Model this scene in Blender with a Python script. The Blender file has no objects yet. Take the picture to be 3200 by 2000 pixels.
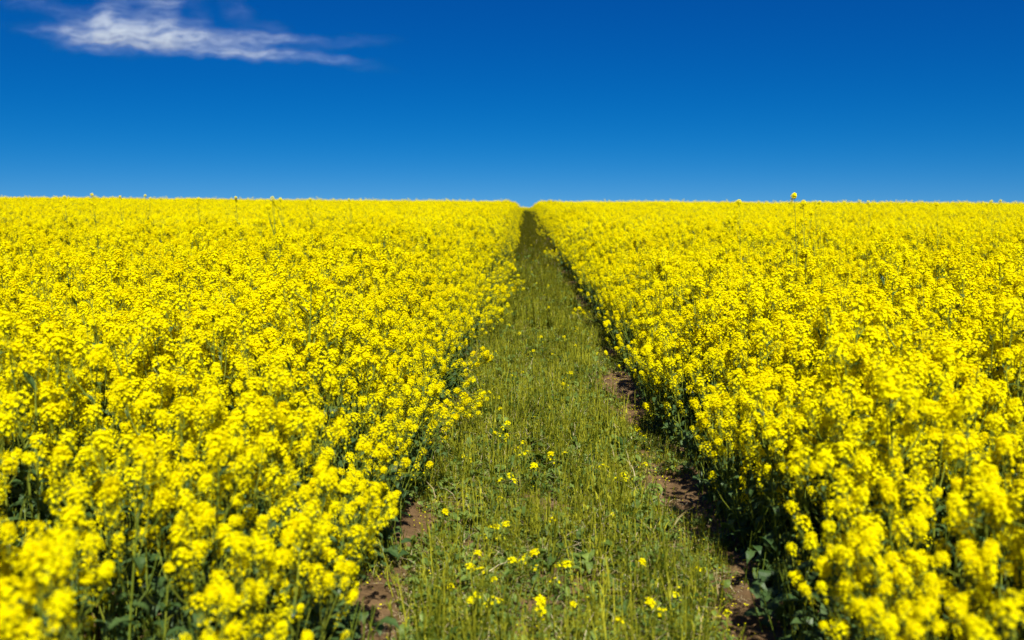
import bpy, bmesh, math, random
import numpy as np
from mathutils import Vector, Matrix, Euler

R = math.radians
S = bpy.context.scene
COL = S.collection
random.seed(7)
rng = np.random.default_rng(11)

# ------------------------------------------------------------------ camera
CAM_H = 1.95
cd = bpy.data.cameras.new('camera')
cd.lens = 35.0
cd.sensor_width = 36.0
cd.clip_start = 0.05
cd.clip_end = 12000
cd.dof.use_dof = True
cd.dof.focus_distance = 8.0
cd.dof.aperture_fstop = 1.8
cam = bpy.data.objects.new('camera', cd)
COL.objects.link(cam)
CAM_M = (Matrix.Translation((0, 0, CAM_H)) @ Matrix.Rotation(R(0.70), 4, 'Z')
         @ Matrix.Rotation(R(90 - 7.30), 4, 'X') @ Matrix.Rotation(R(0.16), 4, 'Z'))
cam.matrix_world = CAM_M
S.camera = cam
FPX = 3200 * 35 / 36.0

# ------------------------------------------------------------------ sky, sun, exposure
SUN_EL, SUN_AZ = 52.0, 170.0         # azimuth clockwise from +Y (view direction): behind and to the right
w = bpy.data.worlds.new('World')
S.world = w
w.use_nodes = True
nt = w.node_tree
bg = nt.nodes['Background']
sky = nt.nodes.new('ShaderNodeTexSky')
sky.sky_type = 'NISHITA'
sky.sun_disc = False
sky.sun_elevation = R(SUN_EL)
sky.sun_rotation = R(SUN_AZ)
sky.altitude = 0
sky.air_density = 1.0
sky.dust_density = 0.15
sky.ozone_density = 5.0
# the clear band of sky above the haze line: the photo's air is very clean, so even the skyline looks well up
stc = nt.nodes.new('ShaderNodeTexCoord')
smp = nt.nodes.new('ShaderNodeMapping')
smp.inputs['Scale'].default_value = (1, 1, 1.38)
smp.inputs['Location'].default_value = (0, 0, 0.145)
nt.links.new(stc.outputs['Generated'], smp.inputs['Vector'])
snm = nt.nodes.new('ShaderNodeVectorMath'); snm.operation = 'NORMALIZE'
nt.links.new(smp.outputs[0], snm.inputs[0])
nt.links.new(snm.outputs[0], sky.inputs['Vector'])
# deepen the blue (polarised look): c' = max(0, c * k - b * (k - 1))
SATK = 1.54
ssp = nt.nodes.new('ShaderNodeSeparateColor')
nt.links.new(sky.outputs[0], ssp.inputs[0])
sbl = nt.nodes.new('ShaderNodeMath'); sbl.operation = 'MULTIPLY'; sbl.inputs[1].default_value = SATK - 1
nt.links.new(ssp.outputs[2], sbl.inputs[0])
scb = nt.nodes.new('ShaderNodeCombineColor')
for k_ in range(3):
    m1 = nt.nodes.new('ShaderNodeMath'); m1.operation = 'MULTIPLY'; m1.inputs[1].default_value = (SATK, SATK + .10, SATK)[k_]
    nt.links.new(ssp.outputs[k_], m1.inputs[0])
    m2 = nt.nodes.new('ShaderNodeMath'); m2.operation = 'SUBTRACT'
    nt.links.new(m1.outputs[0], m2.inputs[0]); nt.links.new(sbl.outputs[0], m2.inputs[1])
    if k_ == 1:
        sb2 = nt.nodes.new('ShaderNodeMath'); sb2.operation = 'MULTIPLY'; sb2.inputs[1].default_value = SATK - 1 + .10
        nt.links.new(ssp.outputs[2], sb2.inputs[0]); nt.links.new(sb2.outputs[0], m2.inputs[1])
    m3 = nt.nodes.new('ShaderNodeMath'); m3.operation = 'SMOOTH_MAX'; m3.inputs[1].default_value = 0.004; m3.inputs[2].default_value = 0.6
    nt.links.new(m2.outputs[0], m3.inputs[0]); nt.links.new(m3.outputs[0], scb.inputs[k_])
nt.links.new(scb.outputs[0], bg.inputs['Color'])
bg.inputs['Strength'].default_value = 0.064

sd = bpy.data.lights.new('sun', 'SUN')
sd.energy = 5.0
sd.angle = R(0.53)
sd.color = (1.0, 0.95, 0.86)
sun = bpy.data.objects.new('sun', sd)
COL.objects.link(sun)
sdir = Vector((math.sin(R(SUN_AZ)) * math.cos(R(SUN_EL)), math.cos(R(SUN_AZ)) * math.cos(R(SUN_EL)), math.sin(R(SUN_EL))))
sun.rotation_euler = (-sdir).to_track_quat('-Z', 'Y').to_euler()

S.view_settings.view_transform = 'Standard'
S.view_settings.look = 'None'
S.view_settings.exposure = 0.55
S.view_settings.gamma = 1.0
S.render.engine = 'CYCLES'
cy = S.cycles
cy.max_bounces = 5
cy.diffuse_bounces = 3
cy.glossy_bounces = 1
cy.transmission_bounces = 3
cy.transparent_max_bounces = 4
cy.volume_bounces = 2
cy.use_denoising = True
cy.caustics_reflective = False
cy.caustics_refractive = False
cy.sample_clamp_indirect = 6.0

# ------------------------------------------------------------------ terrain
KC = 1.78e-4
def gz(x, y):
    x = np.asarray(x, float); y = np.asarray(y, float)
    d = np.clip(y - 60, 0, 140)
    z = -KC * d * d - np.clip(y - 200, 0, 800) * 2 * KC * 140
    g = (np.exp(-((x + 0.58) / 0.16) ** 2) + np.exp(-((x - 0.96) / 0.14) ** 2)) * 0.035
    return z - g * (y < 160) + np.clip(-x - 5, 0, 50) * .006

EDGE_L, EDGE_R = -0.77, 1.15         # crop bases either side of the track
PATH_END = 150.0

def px_to_ground(px, py, h=0.0):
    """photo pixel -> point on the track floor (raised by h)"""
    d = CAM_M.to_3x3() @ Vector(((px - 1600) / FPX, -(py - 1000) / FPX, -1))
    t = (h - CAM_H) / d.z
    p = Vector((0, 0, CAM_H)) + d * t
    return p.x, p.y

def px_at(px, py, dist):
    d = CAM_M.to_3x3() @ Vector(((px - 1600) / FPX, -(py - 1000) / FPX, -1))
    return Vector((0, 0, CAM_H)) + d * dist

def to_px(x, y, z):
    v = CAM_M.inverted() @ Vector((x, y, z))
    return 1600 + v.x / -v.z * FPX, 1000 - v.y / -v.z * FPX, -v.z

# smooth value noise for lateral variation
def vnoise(x, y, seed=0):
    r = np.random.default_rng(seed)
    T = r.random((64, 64))
    x = np.asarray(x, float); y = np.asarray(y, float)
    xi = np.floor(x).astype(int); yi = np.floor(y).astype(int)
    fx = x - xi; fy = y - yi
    fx = fx * fx * (3 - 2 * fx); fy = fy * fy * (3 - 2 * fy)
    g = lambda a, b: T[a % 64, b % 64]
    return (g(xi, yi) * (1 - fx) + g(xi + 1, yi) * fx) * (1 - fy) + (g(xi, yi + 1) * (1 - fx) + g(xi + 1, yi + 1) * fx) * fy

# ------------------------------------------------------------------ materials
def mat_new(name):
    m = bpy.data.materials.new(name)
    m.use_nodes = True
    n = m.node_tree.nodes
    n.clear()
    return m, n, m.node_tree.links

def thin_mat(name, c1, c2, trans, tcol, gloss=0.0, rough=0.45):
    """leaf or petal: diffuse + translucent, colour varying from plant to plant and over the surface"""
    m, n, l = mat_new(name)
    out = n.new('ShaderNodeOutputMaterial')
    oi = n.new('ShaderNodeObjectInfo')
    geo = n.new('ShaderNodeNewGeometry')
    nz = n.new('ShaderNodeTexNoise'); nz.inputs['Scale'].default_value = 9.0; nz.inputs['Detail'].default_value = 1.0
    l.new(geo.outputs['Position'], nz.inputs['Vector'])
    add = n.new('ShaderNodeMath'); add.operation = 'ADD'
    l.new(oi.outputs['Random'], add.inputs[0]); l.new(geo.outputs['Random Per Island'], add.inputs[1])
    ad2 = n.new('ShaderNodeMath'); ad2.operation = 'ADD'
    l.new(add.outputs[0], ad2.inputs[0]); l.new(nz.outputs['Fac'], ad2.inputs[1])
    mu = n.new('ShaderNodeMapRange'); mu.inputs['From Min'].default_value = .75; mu.inputs['From Max'].default_value = 2.25
    l.new(ad2.outputs[0], mu.inputs[0])
    mx = n.new('ShaderNodeMix'); mx.data_type = 'RGBA'
    mx.inputs['A'].default_value = (*c1, 1); mx.inputs['B'].default_value = (*c2, 1)
    l.new(mu.outputs[0], mx.inputs['Factor'])
    df = n.new('ShaderNodeBsdfDiffuse')
    l.new(mx.outputs['Result'], df.inputs['Color'])
    tr = n.new('ShaderNodeBsdfTranslucent'); tr.inputs['Color'].default_value = (*tcol, 1)
    ms = n.new('ShaderNodeMixShader'); ms.inputs[0].default_value = trans
    l.new(df.outputs[0], ms.inputs[1]); l.new(tr.outputs[0], ms.inputs[2])
    last = ms
    if gloss > 0:
        gl = n.new('ShaderNodeBsdfGlossy'); gl.inputs['Roughness'].default_value = rough
        m2 = n.new('ShaderNodeMixShader'); m2.inputs[0].default_value = gloss
        l.new(ms.outputs[0], m2.inputs[1]); l.new(gl.outputs[0], m2.inputs[2])
        last = m2
    l.new(last.outputs[0], out.inputs['Surface'])
    return m

M_PETAL = thin_mat('rape_petal', (0.85, 0.745, 0.001), (0.89, 0.86, 0.002), 0.36, (0.94, 0.72, 0.0))
M_BUD = thin_mat('rape_bud', (0.42, 0.40, 0.01), (0.58, 0.52, 0.01), 0.1, (0.4, 0.4, 0.0))
M_STEM = thin_mat('rape_stem', (0.14, 0.20, 0.02), (0.27, 0.31, 0.03), 0.15, (0.28, 0.36, 0.01), 0.01)
M_LEAF = thin_mat('rape_leaf', (0.040, 0.085, 0.022), (0.095, 0.155, 0.040), 0.22, (0.14, 0.23, 0.01), 0.025)
M_GRASS = thin_mat('grass_blade', (0.050, 0.078, 0.005), (0.48, 0.47, 0.030), 0.28, (0.34, 0.38, 0.006), 0.003)
M_WEED = thin_mat('weed_leaf', (0.032, 0.075, 0.012), (0.22, 0.30, 0.055), 0.26, (0.24, 0.33, 0.012), 0.012)
M_OLIVE = thin_mat('dark_olive_tuft', (0.025, 0.035, 0.003), (0.15, 0.145, 0.010), 0.2, (0.13, 0.14, 0.002))
M_STRAW = thin_mat('dry_straw', (0.30, 0.24, 0.09), (0.62, 0.54, 0.32), 0.1, (0.4, 0.33, 0.12))

def soil_mat():
    m, n, l = mat_new('brown_soil')
    out = n.new('ShaderNodeOutputMaterial')
    bs = n.new('ShaderNodeBsdfPrincipled')
    bs.inputs['Roughness'].default_value = 0.95
    bs.inputs['Specular IOR Level'].default_value = 0.1
    geo = n.new('ShaderNodeNewGeometry')
    a = n.new('ShaderNodeTexNoise'); a.inputs['Scale'].default_value = 5.0; a.inputs['Detail'].default_value = 9.0; a.inputs['Roughness'].default_value = 0.65
    b = n.new('ShaderNodeTexNoise'); b.inputs['Scale'].default_value = 55.0; b.inputs['Detail'].default_value = 6.0
    l.new(geo.outputs['Position'], a.inputs['Vector']); l.new(geo.outputs['Position'], b.inputs['Vector'])
    cr = n.new('ShaderNodeValToRGB')
    cr.color_ramp.elements[0].position = 0.3; cr.color_ramp.elements[0].color = (0.080, 0.048, 0.020, 1)
    cr.color_ramp.elements[1].position = 0.72; cr.color_ramp.elements[1].color = (0.21, 0.132, 0.062, 1)
    l.new(a.outputs['Fac'], cr.inputs['Fac'])
    l.new(cr.outputs['Color'], bs.inputs['Base Color'])
    bp = n.new('ShaderNodeBump'); bp.inputs['Strength'].default_value = 0.8; bp.inputs['Distance'].default_value = 0.02
    l.new(b.outputs['Fac'], bp.inputs['Height'])
    l.new(bp.outputs['Normal'], bs.inputs['Normal'])
    l.new(bs.outputs[0], out.inputs['Surface'])
    return m
M_SOIL = soil_mat()

# ------------------------------------------------------------------ mesh helper
class MB:
    """collects quads and tubes with a material slot per face"""
    def __init__(s): s.v = []; s.f = []; s.m = []
    def face(s, pts, mi=0):
        k = len(s.v); s.v.extend([tuple(p) for p in pts]); s.f.append(tuple(range(k, k + len(pts)))); s.m.append(mi)
    def ribbon(s, rows, mi=0):
        """rows of (left, right) points joined by quads"""
        k = len(s.v)
        for a, b in rows: s.v.append(tuple(a)); s.v.append(tuple(b))
        for i in range(len(rows) - 1):
            s.f.append((k + 2 * i, k + 2 * i + 1, k + 2 * i + 3, k + 2 * i + 2)); s.m.append(mi)
    def tube(s, pts, rad, mi=0, n=4):
        k = len(s.v)
        for i, p in enumerate(pts):
            d = (pts[min(i + 1, len(pts) - 1)] - pts[max(i - 1, 0)])
            d = d.normalized() if d.length > 1e-9 else Vector((0, 0, 1))
            u = d.orthogonal().normalized(); v = d.cross(u)
            for j in range(n):
                a = 2 * math.pi * j / n
                s.v.append(tuple(p + (u * math.cos(a) + v * math.sin(a)) * rad[i]))
        for i in range(len(pts) - 1):
            for j in range(n):
                a = k + i * n + j; b = k + i * n + (j + 1) % n
                s.f.append((a, b, b + n, a + n)); s.m.append(mi)
    def add(s, o, M, remap=None):
        k = len(s.v)
        A = np.array(o.v) @ np.array(M.to_3x3()).T + np.array(M.translation)
        s.v.extend(map(tuple, A)); s.f.extend([tuple(i + k for i in f) for f in o.f])
        s.m.extend([remap[i] for i in o.m] if remap else o.m)
    def mesh(s, name, mats):
        me = bpy.data.meshes.new(name)
        me.from_pydata(s.v, [], s.f)
        for m in mats: me.materials.append(m)
        me.polygons.foreach_set('material_index', s.m)
        me.update()
        return me

def frame(p, n, spin=0.0, s=1.0):
    q = Vector(n).normalized().to_track_quat('Z', 'Y')
    return Matrix.Translation(p) @ q.to_matrix().to_4x4() @ Matrix.Rotation(spin, 4, 'Z') @ Matrix.Scale(s, 4)

RV = lambda a, b: random.uniform(a, b)

# ------------------------------------------------------------------ rapeseed flower, head, plant
def flower_mb(cup, fine=True):
    f = MB()
    for k in range(4):
        a = k * math.pi / 2 + RV(-.12, .12)
        c, s = math.cos(a), math.sin(a)
        L = RV(.0078, .0098); W = RV(.0034, .0042); cu = cup + RV(-.15, .15)
        def P(r, w, z): return Vector((c * r - s * w, s * r + c * w, z))
        r1, r2 = L * .55, L
        z1, z2 = r1 * math.tan(cu) * .9, r2 * math.tan(cu) * .75
        if fine:
            f.ribbon([(P(.0006, -.0010, 0), P(.0006, .0010, 0)), (P(r1, -W, z1), P(r1, W, z1 + .0006)), (P(r2, -W * .72, z2), P(r2, W * .72, z2))])
        else:
            f.ribbon([(P(.0005, -.0018, 0), P(.0005, .0018, 0)), (P(r2, -W * 1.1, z2), P(r2, W * 1.1, z2))])
    return f
FLW = [flower_mb(RV(.05, .7)) for _ in range(10)]

BUDS = []
def head_mb(n=24, rad=.027, dep=.042):
    """one raceme: domed ring of four-petalled flowers round a knot of buds, faded flowers and young pods below"""
    h = MB()
    ga = 2.39996
    a0 = RV(0, 6)
    for i in range(n):
        t = (i + .5) / n
        a = a0 + i * ga + RV(-.25, .25)
        r = rad * (0.30 + .70 * math.sqrt(t)) * RV(.82, 1.15)
        z = -dep * t ** 1.6 + RV(-.004, .004)
        tilt = .25 + 1.0 * t + RV(-.25, .25)
        d = Vector((math.cos(a) * math.sin(tilt), math.sin(a) * math.sin(tilt), math.cos(tilt)))
        p = Vector((math.cos(a) * r, math.sin(a) * r, z))
        h.add(random.choice(FLW), frame(p, d, RV(0, 1.6), RV(.98, 1.22)), {0: 0})
        b = Vector((0, 0, z - .016))
        h.tube([b, p - d * .001], [.0006, .0005], 2, 3)
    for i in range(random.randint(9, 16)):              # older flowers strung down the stem
        z = -dep - RV(.0, .10); a = RV(0, 6.28); r = rad * RV(.45, .95)
        d = Vector((math.cos(a), math.sin(a), RV(-.5, .7))).normalized()
        p = Vector((math.cos(a) * r, math.sin(a) * r, z))
        h.add(random.choice(FLW), frame(p, d, RV(0, 1.6), RV(.7, 1.05)), {0: 0})
        h.tube([Vector((0, 0, z - .012)), p], [.0006, .0005], 2, 3)
    bu = MB()
    for i in range(15):
        a = i * ga; r = .0013 * i ** .75 * 1.2
        p = Vector((math.cos(a) * r, math.sin(a) * r, .001 - .0006 * i + RV(0, .002)))
        b = MB(); e = .0022; L = .0042
        b.v = [(0, 0, L), (e, 0, 0), (0, e, 0), (-e, 0, 0), (0, -e, 0), (0, 0, -L)]
        b.f = [(0, 1, 2), (0, 2, 3), (0, 3, 4), (0, 4, 1), (5, 2, 1), (5, 3, 2), (5, 4, 3), (5, 1, 4)]; b.m = [1] * 8
        bu.add(b, frame(p, (math.cos(a) * .4, math.sin(a) * .4, 1)))
    BUDS.append(bu)
    h.tube([Vector((0, 0, -.002)), Vector((0, 0, -dep - .05))], [.0014, .0020], 2, 4)
    for i in range(9):                                   # stalklets and thin young pods
        a = i * ga + 1; z = -dep - .005 - i * .006
        d = Vector((math.cos(a), math.sin(a), .55)).normalized()
        p = Vector((0, 0, z)); q = p + d * RV(.014, .022)
        e = q + (d + Vector((0, 0, .9))).normalized() * RV(.006, .03)
        h.tube([p, q, e], [.0007, .0009, .0004], 2, 3)
    return h
HN = [30, 38, 44, 50, 56, 36, 42, 48, 52, 14]
BIG = 4
HEADS = [head_mb(HN[_], RV(.027, .039), RV(.038, .065)) for _ in range(10)]
HEAD_MATS = [M_PETAL, M_BUD, M_STEM]

def leaf_mb(L, W, droop, lobed=False):
    b = MB()
    n = 6
    rows = []
    for i in range(n + 1):
        t = i / n
        wv = W * (math.sin(math.pi * min(1, t * .92 + .08)) ** .7) * (1 - .25 * t)
        if lobed and i % 2 == 1: wv *= .72
        x = L * t * math.cos(droop * t); z = L * t * (.35 - math.sin(droop * t) * .9)
        fold = wv * .25
        rows.append((Vector((x, -wv, z + fold + RV(-.003, .003))), Vector((x, 0, z)), Vector((x, wv, z + fold + RV(-.003, .003)))))
    b.ribbon([(r[0], r[1]) for r in rows]); b.ribbon([(r[1], r[2]) for r in rows])
    return b

def bez(p0, p1, p2, n):
    return [p0 * (1 - t) ** 2 + p1 * 2 * t * (1 - t) + p2 * t * t for t in [i / (n - 1) for i in range(n)]]

def plant(kind):
    """1.15 m rapeseed plant -> stem, foliage and list of (head index, matrix)"""
    H = 1.12
    stem, fol, heads = MB(), MB(), []
    bend = Vector((RV(-.07, .07), RV(-.07, .07), 0))
    top = Vector((bend.x, bend.y, H * RV(.97, 1.02)))
    sp = bez(Vector((0, 0, -.03)), Vector((0, 0, H * .55)), top - Vector((0, 0, .06)), 8)
    stem.tube(sp, [.0065 - .0045 * i / 7 for i in range(8)], 0, 5)
    heads.append((random.randrange(10), frame(top, (RV(-.25, .25), RV(-.25, .25), 1), RV(0, 6), RV(1.0, 1.2))))
    lo = {'dense': .52, 'bushy': .22}[kind]
    nb = {'dense': random.choice([5, 6, 6, 7]), 'bushy': random.choice([7, 8, 9])}[kind]
    a = RV(0, 6)
    for i in range(nb):
        a += 2.4 + RV(-.4, .4)
        t = lo + (.93 - lo) * (i + RV(.1, .9)) / nb
        p0 = sp[min(7, int(t * 7))].lerp(sp[min(7, int(t * 7) + 1)], t * 7 - int(t * 7))
        spread = RV(.05, .17) * (1.25 - .5 * t)
        hh = H * min(1.0, (t + RV(.14, .36)) if kind == 'bushy' else RV(.80, .99))
        if hh < p0.z + .08: hh = p0.z + .1
        p2 = Vector((p0.x + math.cos(a) * spread, p0.y + math.sin(a) * spread, hh))
        p1 = Vector((p0.x + math.cos(a) * spread * .85, p0.y + math.sin(a) * spread * .85, p0.z + (hh - p0.z) * .35))
        bp = bez(p0, p1, p2 - Vector((0, 0, .05)), 5)
        stem.tube(bp, [.0032, .0028, .0024, .0021, .0018], 0, 4)
        dn = (p2 - p1).normalized()
        heads.append((random.randrange(10), frame(p2, (dn.x + RV(-.2, .2), dn.y + RV(-.2, .2), dn.z), RV(0, 6), RV(.72, 1.12))))
        # clasping leaf under the branch
        fol.add(leaf_mb(RV(.05, .11), RV(.007, .015), RV(.3, 1.2)), Matrix.Translation(p0) @ Matrix.Rotation(a + RV(-.4, .4), 4, 'Z') @ Matrix.Rotation(RV(-.9, -.2), 4, 'Y'))
    for i in range(3 if kind == 'dense' else 1):
        a += 2.4; t = RV(.40, .62)
        p0 = sp[int(t * 7)].lerp(sp[int(t * 7) + 1], t * 7 - int(t * 7))
        p2 = Vector((p0.x + math.cos(a) * RV(.06, .16), p0.y + math.sin(a) * RV(.06, .16), H * RV(.62, .84)))
        bp = bez(p0, Vector((p2.x, p2.y, p0.z + .08)), p2 - Vector((0, 0, .05)), 4)
        stem.tube(bp, [.0026, .0022, .0018, .0015], 0, 4)
        heads.append((random.randrange(10), frame(p2, (math.cos(a) * .4 + RV(-.2, .2), math.sin(a) * .4, 1), RV(0, 6), RV(.5, .75))))
    nl = 9 if kind == 'dense' else 13
    for i in range(nl):
        t = .06 + .60 * i / nl + RV(-.03, .03)
        p0 = sp[int(max(0, t) * 7)].lerp(sp[int(max(0, t) * 7) + 1], max(0, t) * 7 - int(max(0, t) * 7))
        L = RV(.12, .20) * (1.1 - .7 * t)
        fol.add(leaf_mb(L, L * RV(.13, .22), RV(.6, 1.7), t < .35), Matrix.Translation(p0) @ Matrix.Rotation(i * 2.4 + RV(-.4, .4), 4, 'Z') @ Matrix.Rotation(RV(-.7, .1), 4, 'Y'))
    return stem, fol, heads

PL = [plant('dense') for _ in range(9)] + [plant('bushy') for _ in range(5)]
head_me = [h.mesh('flower_head', HEAD_MATS) for h in HEADS]
bud_me = [b.mesh('bud_cluster', HEAD_MATS) for b in BUDS]
stem_me = [p[0].mesh('stem', [M_STEM]) for p in PL]
fol_me = [p[1].mesh('foliage', [M_LEAF]) for p in PL]
ALLM = [M_PETAL, M_BUD, M_STEM, M_LEAF]
def merged(p):
    m = MB()
    m.add(p[0], Matrix(), {0: 2}); m.add(p[1], Matrix(), {0: 3})
    for hi, M in p[2]: m.add(HEADS[hi], M); m.add(BUDS[hi], M)
    return m

# ------------------------------------------------------------------ things
def empty(name, loc, rot=(0, 0, 0), s=1.0):
    o = bpy.data.objects.new(name, None)
    o.empty_display_size = .05
    COL.objects.link(o)
    o.location = loc; o.rotation_euler = rot; o.scale = (s, s, s)
    return o
def part(name, me, parent, M=None):
    o = bpy.data.objects.new(name, me)
    COL.objects.link(o)
    o.parent = parent
    if M is not None: o.matrix_local = M
    return o
def tag(o, label=None, cat=None, group=None, kind=None):
    if label: o['label'] = label
    if cat: o['category'] = cat
    if group: o['group'] = group
    if kind: o['kind'] = kind
    return o
def head(r, hi, M):
    h = part('flower_head', head_me[hi], r, M)
    part('bud_cluster', bud_me[hi], h)
def rape_thing(name, vi, loc, rot, s, label, group=None):
    r = empty(name, loc, rot, s)
    tag(r, label, 'plant', group)
    part('stem', stem_me[vi], r)
    part('foliage', fol_me[vi], r)
    for hi, M in PL[vi][2]: head(r, hi, M)
    return r

# ------------------------------------------------------------------ ground and track (structure)
def sheet(name, xs, ys, zf, mat):
    X, Y = np.meshgrid(xs, ys)
    Z = zf(X, Y)
    v = np.stack([X.ravel(), Y.ravel(), Z.ravel()], 1)
    nx = len(xs)
    i = np.arange((len(ys) - 1) * (nx - 1)); r = i // (nx - 1); c = i % (nx - 1)
    a = r * nx + c
    f = np.stack([a, a + 1, a + nx + 1, a + nx], 1)
    me = bpy.data.meshes.new(name)
    me.from_pydata(v.tolist(), [], f.tolist())
    me.materials.append(mat)
    for p in me.polygons: p.use_smooth = True
    o = bpy.data.objects.new(name, me); COL.objects.link(o)
    o['kind'] = 'structure'
    return o
xs = np.concatenate([[-1500, -700, -300, -120, -50, -20, -8, -3], np.arange(-1.4, 1.81, .1), [3, 8, 20, 50, 120, 300, 700, 1500]])
ys = np.concatenate([[-300, -100, -30, -8, -2], np.arange(0, 160, 2.0), np.arange(160, 220, 10), [300, 500, 900, 1500, 3000]])
sheet('ground', xs, ys, lambda X, Y: gz(X, Y) - .012, M_SOIL)
def track_z(X, Y):
    n = (vnoise(X * 9, Y * 9, 3) - .5) * .026 + (vnoise(X * 31, Y * 31, 4) - .5) * .016 + (vnoise(X * 70, Y * 70, 5) - .5) * .009
    edge = np.clip((np.minimum(X + 1.0, 1.4 - X)) / .1, 0, 1)
    return gz(X, Y) + .004 + n * edge
sheet('dirt_track', np.arange(-1.0, 1.401, .02), np.arange(1.5, 26, .02), track_z, M_SOIL)

# ------------------------------------------------------------------ where the crop stands
def crop_ok(x, y, pad=0.0):
    """inside the crop (outside the track)"""
    wl = (vnoise(y * .9, 0 * y, 21) - .5) * .16
    wr = (vnoise(y * .9, 0 * y + 7, 22) - .5) * .16
    return (y > PATH_END + 4 * vnoise(x, y, 2)) | (x < EDGE_L + wl - pad) | (x > EDGE_R + wr + pad)
def edge_dist(x, y):
    d = np.where(x < 0.17, EDGE_L - x, x - EDGE_R)
    return np.where(y > PATH_END, 9, d)

DENS = 46
def scatter(x0, x1, y0, y1, dens):
    n = int((x1 - x0) * (y1 - y0) * dens)
    return rng.uniform(x0, x1, n), rng.uniform(y0, y1, n)

NEAR = 20.0
xsr, ysr = scatter(-15, 15, -1.5, NEAR, DENS)
half = .514 * ysr + 2.2
k = (np.abs(xsr) < half) & crop_ok(xsr, ysr)
px_, py_ = xsr[k], ysr[k]
xsr, ysr = scatter(-2.0, 2.4, NEAR, 156, DENS)
k = crop_ok(xsr, ysr) & (edge_dist(xsr, ysr) < 1.05)
px_ = np.concatenate([px_, xsr[k]]); py_ = np.concatenate([py_, ysr[k]])
# thin patches and clumps
k = rng.random(len(px_)) < .35 + 1.05 * vnoise(px_ * 1.7, py_ * 1.7, 31) + .3 * (edge_dist(px_, py_) < .4) - np.where(px_ < 0, .28, .16) * np.clip((6.5 - py_) / 2.5, 0, 1)
px_, py_ = px_[k], py_[k]
N = len(px_)
ed = edge_dist(px_, py_)
ramp = np.clip(ed / .45, 0, 1)
sc_ = (.64 + .36 * ramp - np.where(px_ < .17, .12, .20) * (1 - ramp) * rng.random(N) + .10 * (1 - ramp) * (px_ > .17)) * (.86 + .26 * vnoise(px_ * 1.3, py_ * 1.3, 41)) * rng.normal(1.0, .09, N)
bushy = rng.random(N) < (np.where(px_ < .17, .80, .55) * (1 - ramp) + .08)
vi_ = np.where(bushy, rng.integers(9, 14, N), rng.integers(0, 9, N))
side = np.where(px_ < .17, 1.0, -1.0)                    # towards the track
lean = (1 - ramp) * rng.uniform(0, 1, N) * np.where(px_ < .17, np.where(py_ < 4.4, .32, .44), .42) * side + rng.normal(0, .07, N)
lodged = (ed < .3) & (rng.random(N) < np.where(px_ < 0, .10, .012)) & (py_ > np.where(px_ < 0, 5.2, 12.0))
lean = np.where(lodged, side * rng.uniform(.7, 1.15, N), lean)
rx_ = rng.normal(0, .08, N); rz_ = rng.uniform(0, 6.28, N)
pz_ = gz(px_, py_)
def plant_rot(i):
    q = Matrix.Rotation(float(lean[i]), 4, 'Y') @ Matrix.Rotation(float(rx_[i]), 4, 'X') @ Matrix.Rotation(float(rz_[i]), 4, 'Z')
    return q.to_euler()

# the 300 nearest plants that show in the frame are things of their own
cand = []
for i in np.argsort(py_):
    i = int(i)
    if py_[i] < .9 or py_[i] > 9: continue
    hh = 1.05 * sc_[i]
    u, v, d = to_px(px_[i] + math.sin(lean[i]) * hh, py_[i], pz_[i] + hh * math.cos(lean[i]))
    if -60 < u < 3260 and v < 2060: cand.append((math.hypot(d, 0), i))
cand.sort()
near = set(i for _, i in cand[:300])
LAB_L = 'big near rapeseed plant with blurred yellow heads crowding the left foreground beside the track'
LAB_R = 'big near rapeseed plant with blurred yellow heads crowding the right foreground beside the track'
for i in near:
    left = px_[i] < .17
    rape_thing('rapeseed_plant', int(vi_[i]), (px_[i], py_[i], pz_[i]), plant_rot(i), float(sc_[i]),
               LAB_L if left else LAB_R,
               'near rapeseed plants left of the track' if left else 'near rapeseed plants right of the track')

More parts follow.
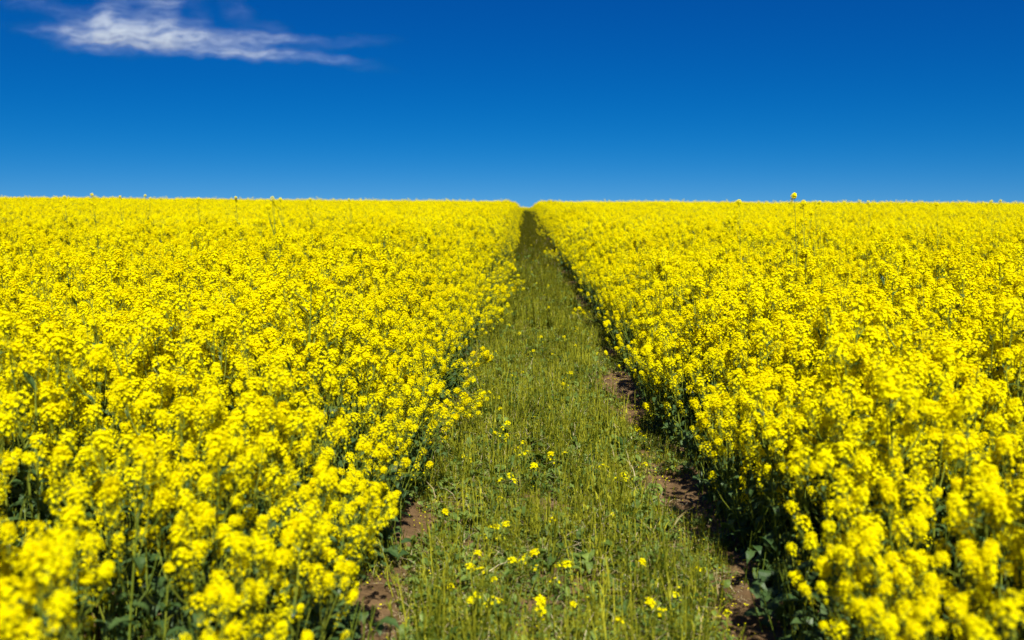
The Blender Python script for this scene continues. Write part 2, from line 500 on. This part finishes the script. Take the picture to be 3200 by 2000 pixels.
# ------------------------------------------------------------------ the rest of the crop: one object
def source_collection(name, meshes):
    c = bpy.data.collections.new(name)
    for j, me in enumerate(meshes):
        o = bpy.data.objects.new('%s_%03d' % (name, j), me)
        c.objects.link(o)
    return c
def scatter_object(name, pos, rot, scl, idx, coll):
    me = bpy.data.meshes.new(name)
    n = len(pos)
    me.vertices.add(n)
    me.vertices.foreach_set('co', np.asarray(pos, np.float32).ravel())
    for nm, ty, arr, key in (('rot', 'FLOAT_VECTOR', rot, 'vector'), ('scl', 'FLOAT', scl, 'value'), ('idx', 'INT', idx, 'value')):
        at = me.attributes.new(nm, ty, 'POINT')
        at.data.foreach_set(key, np.asarray(arr, np.int32 if ty == 'INT' else np.float32).ravel())
    o = bpy.data.objects.new(name, me); COL.objects.link(o)
    g = bpy.data.node_groups.new(name + '_scatter', 'GeometryNodeTree')
    g.interface.new_socket('Geometry', in_out='INPUT', socket_type='NodeSocketGeometry')
    g.interface.new_socket('Geometry', in_out='OUTPUT', socket_type='NodeSocketGeometry')
    gi = g.nodes.new('NodeGroupInput'); go = g.nodes.new('NodeGroupOutput')
    ci = g.nodes.new('GeometryNodeCollectionInfo')
    ci.inputs['Collection'].default_value = coll
    ci.inputs['Separate Children'].default_value = True
    ci.inputs['Reset Children'].default_value = True
    ip = g.nodes.new('GeometryNodeInstanceOnPoints')
    ip.inputs['Pick Instance'].default_value = True
    def attr(nm, dt):
        a = g.nodes.new('GeometryNodeInputNamedAttribute'); a.data_type = dt
        a.inputs['Name'].default_value = nm
        return [s for s in a.outputs if s.name == 'Attribute' and s.enabled][0]
    L = g.links.new
    L(gi.outputs[0], ip.inputs['Points']); L(ci.outputs[0], ip.inputs['Instance'])
    L(attr('idx', 'INT'), ip.inputs['Instance Index'])
    e2r = g.nodes.new('FunctionNodeEulerToRotation')
    L(attr('rot', 'FLOAT_VECTOR'), e2r.inputs[0]); L(e2r.outputs[0], ip.inputs['Rotation'])
    L(attr('scl', 'FLOAT'), ip.inputs['Scale'])
    L(ip.outputs[0], go.inputs[0])
    md = o.modifiers.new('scatter', 'NODES'); md.node_group = g
    return o

merged_mb = [merged(p) for p in PL]
plant_full = [m.mesh('plant_source', ALLM) for m in merged_mb]

def lod_head():
    h = MB(); n = 24
    for i in range(n):
        t = (i + .5) / n; a = i * 2.4 + RV(-.3, .3); r = .033 * (.3 + .7 * math.sqrt(t)) * RV(.85, 1.15)
        tilt = .25 + t + RV(-.25, .25)
        d = Vector((math.cos(a) * math.sin(tilt), math.sin(a) * math.sin(tilt), math.cos(tilt)))
        M = frame(Vector((math.cos(a) * r, math.sin(a) * r, -.05 * t ** 1.6)), d, RV(0, 1.6))
        e = .0085
        h.face([M @ Vector(p) for p in ((-e, -e, 0), (e, -e, 0), (e, e, 0), (-e, e, 0))], 0)
    h.tube([Vector((0, 0, 0)), Vector((0, 0, -.09))], [.0016, .002], 2, 3)
    return h
def twig(m, M):
    h = RV(1.12, 1.3)
    a = Vector((0, 0, .5)); b = Vector((RV(-.06, .06), RV(-.06, .06), h))
    k0 = MB()
    k0.tube([a, a.lerp(b, .6), b], [.0032, .0026, .0012], 2, 3)
    for _ in range(14):
        p = a.lerp(b, RV(.62, 1)); an = RV(0, 6.28)
        q = p + Vector((math.cos(an) * .02, math.sin(an) * .02, .012)); e = q + Vector((math.cos(an) * .012, math.sin(an) * .012, RV(.01, .035)))
        k0.tube([p, q, e], [.0008, .0016, .0006], 2, 3)
    m.add(k0, M)
LOD = [lod_head() for _ in range(6)]
def patch():
    """a metre of crop for the far field: every stem, branch and head of about 36 plants"""
    m = MB()
    for _ in range(7):
        twig(m, Matrix.Translation((RV(-.5, .5), RV(-.5, .5), 0)))
    for _ in range(28):
        p = random.choice(PL[:9])
        M = Matrix.Translation((RV(-.56, .56), RV(-.56, .56), 0)) @ Matrix.Rotation(RV(-.1, .1), 4, 'X') @ Matrix.Rotation(RV(0, 6.28), 4, 'Z') @ Matrix.Scale(random.gauss(.99, .085), 4)
        m.add(p[0], M, {0: 2})
        m.add(p[1], M, {0: 3})
        for hi, HM in p[2]: m.add(LOD[hi % 6], M @ HM)
    return m
patch_me = [patch().mesh('patch_source', ALLM) for _ in range(6)]
twig_me = []
for _ in range(3):
    tm = MB(); twig(tm, Matrix()); twig_me.append(tm.mesh('twig_source', ALLM))
crop_coll = source_collection('crop_source', plant_full + patch_me + twig_me)   # 0-13 plants, 14-19 patches, 20-22 podded stalks

rest = [i for i in range(N) if i not in near]
P = [(px_[i], py_[i], pz_[i]) for i in rest]
ROT = [tuple(plant_rot(i)) for i in rest]
SCL = [sc_[i] for i in rest]
IDX = [vi_[i] for i in rest]
# a sprinkling of over-tall plants
tx, ty = scatter(-14, 14, 6, NEAR, .5)
for x, y in zip(tx, ty):
    if abs(x) < .514 * y + 2 and edge_dist(np.array(x), np.array(y)) > .7:
        P.append((x, y, float(gz(x, y)))); ROT.append((RV(-.08, .08), RV(-.08, .08), RV(0, 6))); SCL.append(RV(1.12, 1.3)); IDX.append(random.randrange(9))
tx, ty = scatter(-14, 14, 4.5, NEAR, 5)
for x, y in zip(tx, ty):
    if abs(x) < .514 * y + 2 and edge_dist(np.array(x), np.array(y)) > .3:
        P.append((x, y, float(gz(x, y)))); ROT.append((RV(-.12, .12), RV(-.12, .12), RV(0, 6))); SCL.append(RV(.85, 1.05)); IDX.append(20 + random.randrange(3))
y = NEAR + .4
while y < 190:
    st = .95
    hw = .514 * y + 3
    x = -hw
    while x < hw:
        jx, jy = x + RV(-.15, .15), y + RV(-.15, .15)
        d = float(edge_dist(np.array(jx), np.array(jy)))
        if d > .45 and (jy < PATH_END or True):
            s = 1.0 + .11 * (float(vnoise(np.array(jx * .6), np.array(jy * .4), 51)) - .5) * 2 + RV(-.03, .03)
            P.append((jx, jy, float(gz(jx if abs(jx) > 3 else 9, jy)))); ROT.append((0, 0, RV(0, 6.28))); SCL.append(s); IDX.append(14 + random.randrange(6))
        x += st
    y += st
crop = scatter_object('rapeseed_crop', P, ROT, SCL, IDX, crop_coll)
tag(crop, 'field of yellow flowering rapeseed spreading from both sides of the track to the horizon', 'crop', kind='stuff')
print('plants', N, 'crop points', len(P))

# ------------------------------------------------------------------ plants that stand out above the crop
# the lone tall one, right of the track
def spire(name, px, py_top, dist, vi, label, group=None, hs=1.0, nh=1, hi=None):
    """a bolting plant: one long bare stem, head at the photo's point"""
    p = px_at(px, py_top, dist)
    z0 = float(gz(p.x, p.y)); H = p.z - z0
    r = empty(name, (p.x, p.y, z0))
    tag(r, label, 'plant', group)
    st = MB()
    off = Vector((RV(.03, .06) * H, RV(-.04, .04), 0))
    pts = bez(off, Vector((off.x * .6, off.y, H * .6)), Vector((0, 0, H - .05)), 8)
    st.tube(pts, [.0055 - .0040 * i / 7 for i in range(8)], 0, 5)
    hd = [(Vector((0, 0, H)), 1.0)]
    for j in range(nh - 1):
        a = RV(0, 6.28)
        b = pts[5]
        t = Vector((math.cos(a) * RV(.03, .10), math.sin(a) * .06, H - RV(.04, .30)))
        st.tube(bez(b, (b + t) / 2 + Vector((t.x * .3, 0, -.04)), t - Vector((0, 0, .05)), 5), [.003, .0026, .0022, .002, .0016], 0, 4)
        hd.append((t, .8))
    part('stem', st.mesh('stem', [M_STEM]), r)
    fo = MB()
    for j in range(7):
        q = pts[j % 6]
        L = RV(.08, .16) * (1.1 - q.z / H * .7)
        fo.add(leaf_mb(L, L * .2, RV(.4, 1.2)), Matrix.Translation(q) @ Matrix.Rotation(j * 2.4, 4, 'Z') @ Matrix.Rotation(RV(-.8, -.2), 4, 'Y'))
    part('foliage', fo.mesh('foliage', [M_LEAF]), r)
    for t, s in hd:
        head(r, random.randrange(10) if hi is None else hi, frame(t, (RV(-.15, .15), -.75, .7), RV(0, 6), s * hs))
    return r
spire('tall_rapeseed_plant', 2484, 607, 8.4, 0, 'lone tall rapeseed plant on a bare stem rising above the horizon on the right', hs=.78, hi=BIG)
spire('tall_rapeseed_plant', 2512, 629, 9.6, 0, 'shorter leggy rapeseed plant just right of the lone tall one at the horizon', hs=.75, nh=3)
GL = 'tall rapeseed plants breaking the left skyline'
LL = 'tall rapeseed plant whose flower head breaks the skyline left of the track'
for u, v, d in ((286, 606, 17), (453, 609, 19), (200, 613, 18), (374, 613, 19), (620, 618, 20), (736, 615, 18), (850, 616, 12), (875, 619, 17), (969, 620, 19), (1090, 621, 20)):
    spire('tall_rapeseed_plant', u, v, d, 0, LL, GL, hs=RV(.65, .85), nh=random.choice([4, 5, 6]))
GR = 'tall rapeseed plants breaking the right skyline'
LR = 'tall rapeseed plant whose flower head just touches the skyline right of the track'
for u, v, d in ((2310, 627, 12), (2549, 628, 16), (2563, 629, 15), (2688, 626, 18), (2714, 628, 19), (3100, 627, 20), (3128, 625, 22), (2930, 636, 14)):
    spire('tall_rapeseed_plant', u, v, d, 0, LR, GR, hs=RV(.65, .8), nh=random.choice([2, 3]))

# ------------------------------------------------------------------ vegetation of the track: grass, weeds, straw
def blade(b, p, a, L, W, bend, mi, n=4):
    d = Vector((math.cos(a), math.sin(a), 0)); s = Vector((-d.y, d.x, 0))
    rows = []
    for i in range(n):
        t = i / (n - 1)
        q = p + d * (L * bend * t * t) + Vector((0, 0, L * t * (1 - .45 * bend * t)))
        wv = W * (1 - t) ** .7 + .0003
        rows.append((q - s * wv, q + s * wv))
    b.ribbon(rows, mi)
def tuft(kind):
    b = MB(); Rr = .11
    def rp():
        a, r = RV(0, 6.28), Rr * math.sqrt(random.random())
        return Vector((math.cos(a) * r, math.sin(a) * r, -.01))
    if kind == 'stalk':
        nb, nstk, nw, nst = 18, 9, 24, 7
    elif kind == 'leafy':
        nb, nstk, nw, nst = 10, 5, 40, 5
    elif kind == 'broad':
        nb, nstk, nw, nst = 5, 5, 22, 1
    else:
        nb, nstk, nw, nst = 24, 8, 10, 12
    for _ in range(nb): blade(b, rp(), RV(0, 6.28), RV(.06, .17), RV(.0012, .0024), RV(.1, .9), 0)
    for _ in range(nstk):
        p = rp(); L = RV(.09, .24); e = p + Vector((RV(-.04, .04), RV(-.04, .04), L))
        b.tube([p, p.lerp(e, .5) + Vector((RV(-.008, .008), RV(-.008, .008), 0)), e], [.0025, .0021, .0012], 0, 3)
        for _ in range(3):
            q = p.lerp(e, RV(.4, 1)); a = RV(0, 6.28)
            blade(b, q, a, RV(.015, .04), RV(.0016, .0034), RV(.4, 1.2), 0, 3)
    for _ in range(nw):
        p = rp() + Vector((0, 0, RV(.01, .09))); L = RV(.045, .09) if kind == 'broad' else RV(.022, .06)
        b.add(leaf_mb(L, L * RV(.18, .34), RV(.3, 1.4)), Matrix.Translation(p) @ Matrix.Rotation(RV(0, 6.28), 4, 'Z') @ Matrix.Rotation(RV(-.9, .1), 4, 'Y'), {0: 1})
    for _ in range(nst):
        blade(b, rp() + Vector((0, 0, RV(.01, .05))), RV(0, 6.28), RV(.05, .14), RV(.0012, .0024), RV(.3, 1.6), 2)
    return b
TM = [M_GRASS, M_WEED, M_STRAW]
tufts = [tuft('stalk').mesh('tuft_source', TM) for _ in range(5)] + [tuft('leafy').mesh('tuft_source', TM) for _ in range(4)] + [tuft('dry').mesh('tuft_source', TM) for _ in range(3)] + [tuft('broad').mesh('tuft_source', TM) for _ in range(4)]
tufts += [tuft('leafy').mesh('tuft_source', [M_OLIVE, M_OLIVE, M_STRAW]) for _ in range(3)]    # 16-18: leafy tufts in a darker olive, likelier with distance
grass_coll = source_collection('grass_source', tufts)
GP, GRt, GS, GI = [], [], [], []
def put_grass(x0, x1, y0, y1, dens, f):
    X, Y = scatter(x0, x1, y0, y1, dens)
    for x, y in zip(X, Y):
        s = f(x, y)
        if s <= 0: continue
        r = random.random()
        n = float(vnoise(np.array(x * 2.2), np.array(y * 1.1), 61))
        idx = random.randrange(5) if r < (.15 + .45 * (1 - n)) * (1 if y < 14 else .35) else (5 + random.randrange(4) if r < .90 else 9 + random.randrange(3))
        if random.random() < (.28 if y < 12 else .6) * max(0, float(vnoise(np.array(x * 4), np.array(y * 3), 62)) - .2) * 2: idx = 12 + random.randrange(4)
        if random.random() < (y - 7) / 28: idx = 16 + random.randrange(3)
        GP.append((x, y, float(gz(x, y)))); GRt.append((RV(-.15, .15), RV(-.15, .15), RV(0, 6.28))); GS.append(s); GI.append(idx)
def mid(x, y):
    w = (float(vnoise(np.array(y * 1.7), np.array(3.), 71)) - .5) * .22
    w2 = (float(vnoise(np.array(y * 1.7), np.array(9.), 72)) - .5) * .22
    if -.50 + w < x < .79 + w2:
        return (RV(.75, 1.25) if random.random() < .8 else RV(1.15, 1.45)) * (.62 + .75 * float(vnoise(np.array(x * 3.2), np.array(y * 2.4), 73)))
    # ruts: bare soil with broken patches of low growth
    n = float(vnoise(np.array(x * 3.1), np.array(y * 1.4), 74))
    far = min(1, y / 60)
    return RV(.4, .85) if n > (.42 if x < 0 else .55) - .3 * far else 0
put_grass(-.85, 1.2, 1.5, 25, 100, mid)
put_grass(-.85, 1.2, 25, 140, 38, lambda x, y: mid(x, y) * 1.15)
g = scatter_object('track_grass', GP, GRt, GS, GI, grass_coll)
tag(g, 'low mixed grass, weeds and trampled stalks covering the middle of the track', 'grass', kind='stuff')

# weedy green skirts at the feet of the crop
GP, GRt, GS, GI = [], [], [], []
skirt = MB
def skirt_mb():
    b = MB()
    for _ in range(16):
        L = RV(.07, .16)
        b.add(leaf_mb(L, L * RV(.18, .3), RV(.5, 1.6), True), Matrix.Translation((RV(-.09, .09), RV(-.09, .09), RV(.0, .22))) @ Matrix.Rotation(RV(0, 6.28), 4, 'Z') @ Matrix.Rotation(RV(-.9, .0), 4, 'Y'), {0: 0})
    for _ in range(8):
        p = Vector((RV(-.1, .1), RV(-.1, .1), -.01)); e = p + Vector((RV(-.08, .08), RV(-.08, .08), RV(.15, .4)))
        b.tube([p, p.lerp(e, .5), e], [.003, .0025, .0015], 1, 4)
    return b
skirt_coll = source_collection('skirt_source', [skirt_mb().mesh('skirt_source', [M_LEAF, M_STEM]) for _ in range(6)])
for xa, xb in ((EDGE_L - .75, EDGE_L + .08), (EDGE_R + .04, EDGE_R + .75)):
    X, Y = scatter(xa, xb, 1.2, 40, 62)
    for x, y in zip(X, Y):
        if not crop_ok(np.array(x), np.array(y), -.06): continue
        GP.append((x, y, float(gz(x, y)))); GRt.append((RV(-.3, .3), RV(-.3, .3), RV(0, 6.28))); GS.append(RV(.6, 1.25)); GI.append(random.randrange(6))
X, Y = scatter(-4, 4.4, 1.0, 7.5, 30)
for x, y in zip(X, Y):
    if abs(x) < .514 * y + 1 and edge_dist(np.array(x), np.array(y)) > .7:
        GP.append((x, y, float(gz(x, y)))); GRt.append((RV(-.3, .3), RV(-.3, .3), RV(0, 6.28))); GS.append(RV(.8, 1.5)); GI.append(random.randrange(6))
u = scatter_object('crop_undergrowth', GP, GRt, GS, GI, skirt_coll)
tag(u, 'dark green leafy undergrowth at the feet of the rapeseed beside the track', 'undergrowth', kind='stuff')

# dry straw and fallen petals in the wheel ruts: one object each
st = MB(); fp = MB()
for (c, wd) in ((-.58, .17), (.97, .16), (.25, .5)):
    for _ in range(2600 if wd < .3 else 900):
        x = random.gauss(c, wd * .6); y = 1.6 + 24 * random.random() ** 1.5
        if vnoise(np.array(x * 2), np.array(y * 1.5), 81) < .42: continue
        a = RV(0, 6.28); L = RV(.02, .11); z = float(gz(x, y)) + RV(.008, .022)
        d = Vector((math.cos(a), math.sin(a), 0)); s_ = Vector((-d.y, d.x, 0)) * RV(.0008, .0018)
        p = Vector((x, y, z)); m_ = p + d * L * .5 + Vector((RV(-.01, .01), RV(-.01, .01), RV(0, .012))); q = p + d * L
        st.ribbon([(p - s_, p + s_), (m_ - s_, m_ + s_), (q - s_ * .5, q + s_ * .5)])
for j_ in range(9000):
    c = random.choice((EDGE_L + .10, EDGE_R - .10)); x = random.gauss(c, .16) if j_ < 5200 else RV(-.6, 1.0); y = 1.6 + 24 * random.random() ** 1.4
    if vnoise(np.array(x * 2), np.array(y * 2), 82) < .45: continue
    M = frame(Vector((x, y, float(gz(x, y)) + (RV(.009, .03) if j_ < 5200 else RV(.03, .15)))), (RV(-.5, .5), RV(-.5, .5), 1), RV(0, 6), RV(.7, 1.3))
    fp.face([M @ Vector(p) for p in ((-.002, -.0045, 0), (.002, -.0045, 0), (.0042, .002, .001), (0, .005, 0), (-.0042, .002, .001))])
cl = MB()
for _ in range(2600):
    c = random.choice((-.62, .98)); x = random.gauss(c, .13); y = 1.6 + 16 * random.random() ** 1.5
    r = RV(.004, .009) if random.random() < .85 else RV(.010, .022)
    M = frame(Vector((x, y, float(track_z(np.array(x), np.array(y))) + r * .25)), (RV(-1, 1), RV(-1, 1), 1), RV(0, 6), r)
    vs = [M @ (Vector(p) * RV(.7, 1.25)) for p in ((0, 0, .8), (1, 0, .1), (.3, .95, 0), (-.8, .6, .15), (-.8, -.6, 0), (.3, -.95, .1), (0, 0, -.7))]
    k = len(cl.v); cl.v.extend(map(tuple, vs))
    for j in range(5):
        a, b = 1 + j, 1 + (j + 1) % 5
        cl.f.append((k, k + a, k + b)); cl.f.append((k + 6, k + b, k + a)); cl.m.extend([0, 0])
o = bpy.data.objects.new('soil_clods', cl.mesh('soil_clods', [M_SOIL])); COL.objects.link(o)
tag(o, 'crumbs and clods of brown soil lying in the wheel ruts', 'soil', kind='stuff')
o = bpy.data.objects.new('straw_litter', st.mesh('straw_litter', [M_STRAW])); COL.objects.link(o)
tag(o, 'dry straw and dead stalks littering the brown wheel ruts', 'straw', kind='stuff')
o = bpy.data.objects.new('fallen_petals', fp.mesh('fallen_petals', [M_PETAL])); COL.objects.link(o)
tag(o, 'fallen yellow petals scattered over the soil and grass of the track', 'petals', kind='stuff')

# ------------------------------------------------------------------ small rapeseed plants flowering in the track
def small_head(n):
    h = MB(); a0 = RV(0, 6)
    for i in range(n):
        t = (i + .5) / n; a = a0 + i * 2.4; r = .020 * math.sqrt(t) * RV(.8, 1.2); tl = .2 + .9 * t + RV(-.3, .3)
        d = Vector((math.cos(a) * math.sin(tl), math.sin(a) * math.sin(tl), math.cos(tl)))
        p = Vector((math.cos(a) * r, math.sin(a) * r, -.022 * t))
        h.add(random.choice(FLW), frame(p, d, RV(0, 1.6), RV(.95, 1.2)))
        h.tube([Vector((0, 0, -.022 * t - .014)), p], [.0007, .0006], 2, 3)
    h.tube([Vector((0, 0, 0)), Vector((0, 0, -.06))], [.0014, .0018], 2, 4)
    return h.mesh('flower_head', HEAD_MATS)
SH = [small_head(n) for n in (3, 4, 5, 6, 8, 11, 14)]
def small_plant():
    H = .20
    st, fo, hd = MB(), MB(), []
    top = Vector((RV(-.03, .03), RV(-.03, .03), H))
    sp = bez(Vector((0, 0, -.01)), Vector((0, 0, H * .6)), top - Vector((0, 0, .04)), 5)
    st.tube(sp, [.003, .0026, .0023, .002, .0017], 0, 4)
    hd.append((random.randrange(3, 7), frame(top, (RV(-.3, .3), RV(-.4, .1), 1), RV(0, 6), 1)))
    for j in range(random.choice([0, 1, 2])):
        a = RV(0, 6.28); t = Vector((math.cos(a) * RV(.03, .06), math.sin(a) * RV(.03, .06), H * RV(.7, .95)))
        st.tube(bez(sp[2], Vector((t.x, t.y, sp[2].z)), t - Vector((0, 0, .03)), 4), [.002, .0018, .0015, .0013], 0, 4)
        hd.append((random.randrange(0, 4), frame(t, (t.x * 4, t.y * 4, 1), RV(0, 6), .9)))
    for j in range(8):
        L = RV(.03, .08); q = sp[j % 4]
        fo.add(leaf_mb(L, L * RV(.16, .26), RV(.4, 1.4)), Matrix.Translation(q) @ Matrix.Rotation(j * 2.4, 4, 'Z') @ Matrix.Rotation(RV(-.8, 0), 4, 'Y'))
    return st.mesh('stem', [M_STEM]), fo.mesh('foliage', [M_WEED]), hd
SPL = [small_plant() for _ in range(8)]
def place_small(x, y, s, label, group):
    a, b, hd = random.choice(SPL)
    r = empty('small_rapeseed_plant', (x, y, float(gz(x, y))), (RV(-.15, .15), RV(-.15, .15), RV(0, 6.28)), s)
    tag(r, label, 'plant', group)
    part('stem', a, r); part('foliage', b, r)
    for hi, M in hd: part('flower_head', SH[hi], r, M)
    return r
GT = 'small rapeseed plants flowering in the track'
LT = 'small rapeseed plant flowering low among the grass of the track'
spots = [(1561, 1882), (1885, 1971), (1997, 1772), (1724, 1638), (1528, 1654), (2176, 1769), (2084, 1848), (2282, 1905), (2024, 1905), (1482, 1733), (1773, 1793), (1582, 1655),
         (1680, 1475), (1720, 1430), (1757, 1415), (1480, 1790), (1690, 1745), (1430, 1820), (1500, 1855), (1610, 1755), (2000, 1470), (1950, 1500), (1575, 1510), (1620, 1420), (1990, 1340), (1860, 1480), (1400, 1600), (1440, 1430), (1470, 1890),
         (1528, 1240), (1560, 1245), (1564, 1272), (1495, 1228), (1490, 1195), (1502, 1125), (1795, 1020), (1605, 930), (1690, 1060), (1550, 1100), (1630, 1045), (1720, 1110), (1840, 1030), (1800, 1085), (1760, 1060), (1590, 1020), (1575, 1330), (1620, 1385), (1640, 1440)]
for (u, v) in spots:
    x, y = px_to_ground(u, v, .17)
    place_small(x, y, RV(.85, 1.2), LT, GT)
for _ in range(56):
    y = 4.2 + 36 * random.random() ** 1.2
    place_small(RV(-.5, .95), y, RV(.75, 1.1), LT, GT)
x, y = px_to_ground(1696, 1895, .19)
r = empty('small_rapeseed_plant', (x, y, float(gz(x, y))), (-.05, .1, 1.0), 1.15)
tag(r, 'largest low yellow rapeseed cluster at the bottom of the grassy track', 'plant')
part('stem', SPL[0][0], r); part('foliage', SPL[0][1], r)
part('flower_head', SH[6], r, frame(Vector((0, 0, .19)), (.1, -.6, .8), 0, 1.25))
part('flower_head', SH[3], r, frame(Vector((-.035, -.02, .155)), (-.4, -.6, .6), 0, 1.0))

# ------------------------------------------------------------------ cloud: a thin veil of ice cloud with depth
CD = 2000.0
def cloud():
    c = px_at(560, 110, CD)
    r3 = CAM_M.to_3x3()
    ex = Vector((r3.col[0].x, r3.col[0].y, 0)).normalized()      # level, across the view
    ez = Vector((0, 0, 1)); ey = ez.cross(ex)
    # outline in photo pixels relative to (560,110); x right, y up
    ol = [(-130, -40), (60, -120), (220, -130), (420, -130), (640, -110), (820, -60), (980, 0), (1150, 30), (1280, 90), (1400, 215), (1280, 290), (1000, 275), (850, 260), (680, 265), (520, 245), (400, 240), (260, 225), (120, 190), (0, 170), (-130, 110)]
    ppm = CD / FPX
    pts = [((u - 560) * ppm, -(v - 110) * ppm) for u, v in ol]
    n = len(pts)
    cx = sum(p[0] for p in pts) / n; cz = sum(p[1] for p in pts) / n
    m = MB()
    T = 45
    for yy, s in ((-T, .93), (-T * .6, 1), (T * .6, 1), (T, .93)):
        for (a, b) in pts:
            m.v.append((cx + (a - cx) * s, yy, cz + (b - cz) * s))
    for k in range(3):
        for j in range(n):
            a = k * n + j; b = k * n + (j + 1) % n
            m.f.append((a, b, b + n, a + n)); m.m.append(0)
    m.f.append(tuple(range(n))); m.m.append(0)
    m.f.append(tuple(reversed(range(3 * n, 4 * n)))); m.m.append(0)
    mt, nn, l = mat_new('cloud_ice')
    out = nn.new('ShaderNodeOutputMaterial')
    vol = nn.new('ShaderNodeVolumePrincipled')
    vol.inputs['Color'].default_value = (.92, 1, 1, 1)
    vol.inputs['Anisotropy'].default_value = -0.25
    tc = nn.new('ShaderNodeTexCoord')
    # warp the coordinates so that edges turn to wisps
    wn = nn.new('ShaderNodeTexNoise'); wn.inputs['Scale'].default_value = .022; wn.inputs['Detail'].default_value = 6.0
    l.new(tc.outputs['Object'], wn.inputs['Vector'])
    sub = nn.new('ShaderNodeVectorMath'); sub.operation = 'SUBTRACT'; sub.inputs[1].default_value = (.5, .5, .5)
    l.new(wn.outputs['Color'], sub.inputs[0])
    mul = nn.new('ShaderNodeVectorMath'); mul.operation = 'MULTIPLY'; mul.inputs[1].default_value = (80, 40, 34)
    l.new(sub.outputs[0], mul.inputs[0])
    adv = nn.new('ShaderNodeVectorMath'); adv.operation = 'ADD'
    l.new(tc.outputs['Object'], adv.inputs[0]); l.new(mul.outputs[0], adv.inputs[1])
    blobs = [(350, 95, 240, 62, 0, 1.35), (300, 95, 150, 48, 0, .55), (540, 105, 260, 50, -3, .85), (750, 108, 230, 20, -1, .85), (630, 138, 240, 28, -4, .55), (810, 158, 260, 22, -2, .95),
             (830, 92, 80, 32, -18, .55), (490, 36, 60, 95, 22, .62), (310, 30, 50, 80, -28, .52), (420, 0, 220, 40, 8, .55), (110, 10, 160, 34, -12, .52), (600, 55, 40, 60, 30, .45), (1040, 118, 190, 24, 3, .42), (1060, 180, 170, 20, -7, .34), (120, 85, 150, 24, -5, .45), (710, 20, 80, 44, -30, .40)]
    acc = None
    for (u, v, ru, rv, rot, st) in blobs:
        mp = nn.new('ShaderNodeMapping'); mp.vector_type = 'TEXTURE'
        mp.inputs['Location'].default_value = ((u + 34 - 560) * ppm, 0, -(v + 12 - 110) * ppm)
        mp.inputs['Rotation'].default_value = (0, -R(rot), 0)
        mp.inputs['Scale'].default_value = (ru * ppm * 1.25, 42, rv * ppm * 1.35)
        l.new(adv.outputs[0], mp.inputs['Vector'])
        gr = nn.new('ShaderNodeTexGradient'); gr.gradient_type = 'SPHERICAL'
        l.new(mp.outputs[0], gr.inputs['Vector'])
        mm = nn.new('ShaderNodeMath'); mm.operation = 'MULTIPLY_ADD'; mm.inputs[1].default_value = st
        l.new(gr.outputs['Fac'], mm.inputs[0])
        if acc is None: mm.inputs[2].default_value = 0
        else: l.new(acc.outputs[0], mm.inputs[2])
        acc = mm
    sq = nn.new('ShaderNodeMath'); sq.operation = 'POWER'; sq.inputs[1].default_value = 2.0
    l.new(acc.outputs[0], sq.inputs[0]); acc = sq
    # fibrous noise
    mp = nn.new('ShaderNodeMapping'); mp.inputs['Scale'].default_value = (.024, .04, .085); mp.inputs['Rotation'].default_value = (0, R(5), 0)
    l.new(adv.outputs[0], mp.inputs['Vector'])
    n1 = nn.new('ShaderNodeTexNoise'); n1.inputs['Scale'].default_value = 1.0; n1.inputs['Detail'].default_value = 6.0; n1.inputs['Roughness'].default_value = .6
    l.new(mp.outputs[0], n1.inputs['Vector'])
    mr = nn.new('ShaderNodeMapRange'); mr.inputs['From Min'].default_value = .36; mr.inputs['From Max'].default_value = .72
    mr.inputs['To Min'].default_value = .02; mr.inputs['To Max'].default_value = 1.25
    l.new(n1.outputs['Fac'], mr.inputs['Value'])
    mp2 = nn.new('ShaderNodeMapping'); mp2.inputs['Scale'].default_value = (.014, .05, .19); mp2.inputs['Rotation'].default_value = (0, R(9), 0)
    l.new(adv.outputs[0], mp2.inputs['Vector'])
    n2 = nn.new('ShaderNodeTexNoise'); n2.inputs['Scale'].default_value = 1.0; n2.inputs['Detail'].default_value = 5.0
    l.new(mp2.outputs[0], n2.inputs['Vector'])
    mr2 = nn.new('ShaderNodeMapRange'); mr2.inputs['From Min'].default_value = .3; mr2.inputs['From Max'].default_value = .7
    mr2.inputs['To Min'].default_value = .25; mr2.inputs['To Max'].default_value = 1.5
    l.new(n2.outputs['Fac'], mr2.inputs['Value'])
    p0 = nn.new('ShaderNodeMath'); p0.operation = 'MULTIPLY'
    l.new(mr.outputs['Result'], p0.inputs[0]); l.new(mr2.outputs['Result'], p0.inputs[1])
    pr = nn.new('ShaderNodeMath'); pr.operation = 'MULTIPLY'
    l.new(acc.outputs[0], pr.inputs[0]); l.new(p0.outputs[0], pr.inputs[1])
    de = nn.new('ShaderNodeMath'); de.operation = 'MULTIPLY'; de.inputs[1].default_value = .0165
    l.new(pr.outputs[0], de.inputs[0])
    l.new(de.outputs[0], vol.inputs['Density'])
    l.new(vol.outputs[0], out.inputs['Volume'])
    me = m.mesh('cloud', [mt])
    bm = bmesh.new(); bm.from_mesh(me); bmesh.ops.recalc_face_normals(bm, faces=bm.faces[:]); bm.to_mesh(me); bm.free()
    o = bpy.data.objects.new('cloud', me); COL.objects.link(o)
    o.matrix_world = Matrix.Translation(c) @ Matrix((ex, ey, ez)).transposed().to_4x4()
    tag(o, 'wispy white cloud streaking across the upper left of the blue sky', 'cloud')
    return o
cloud()
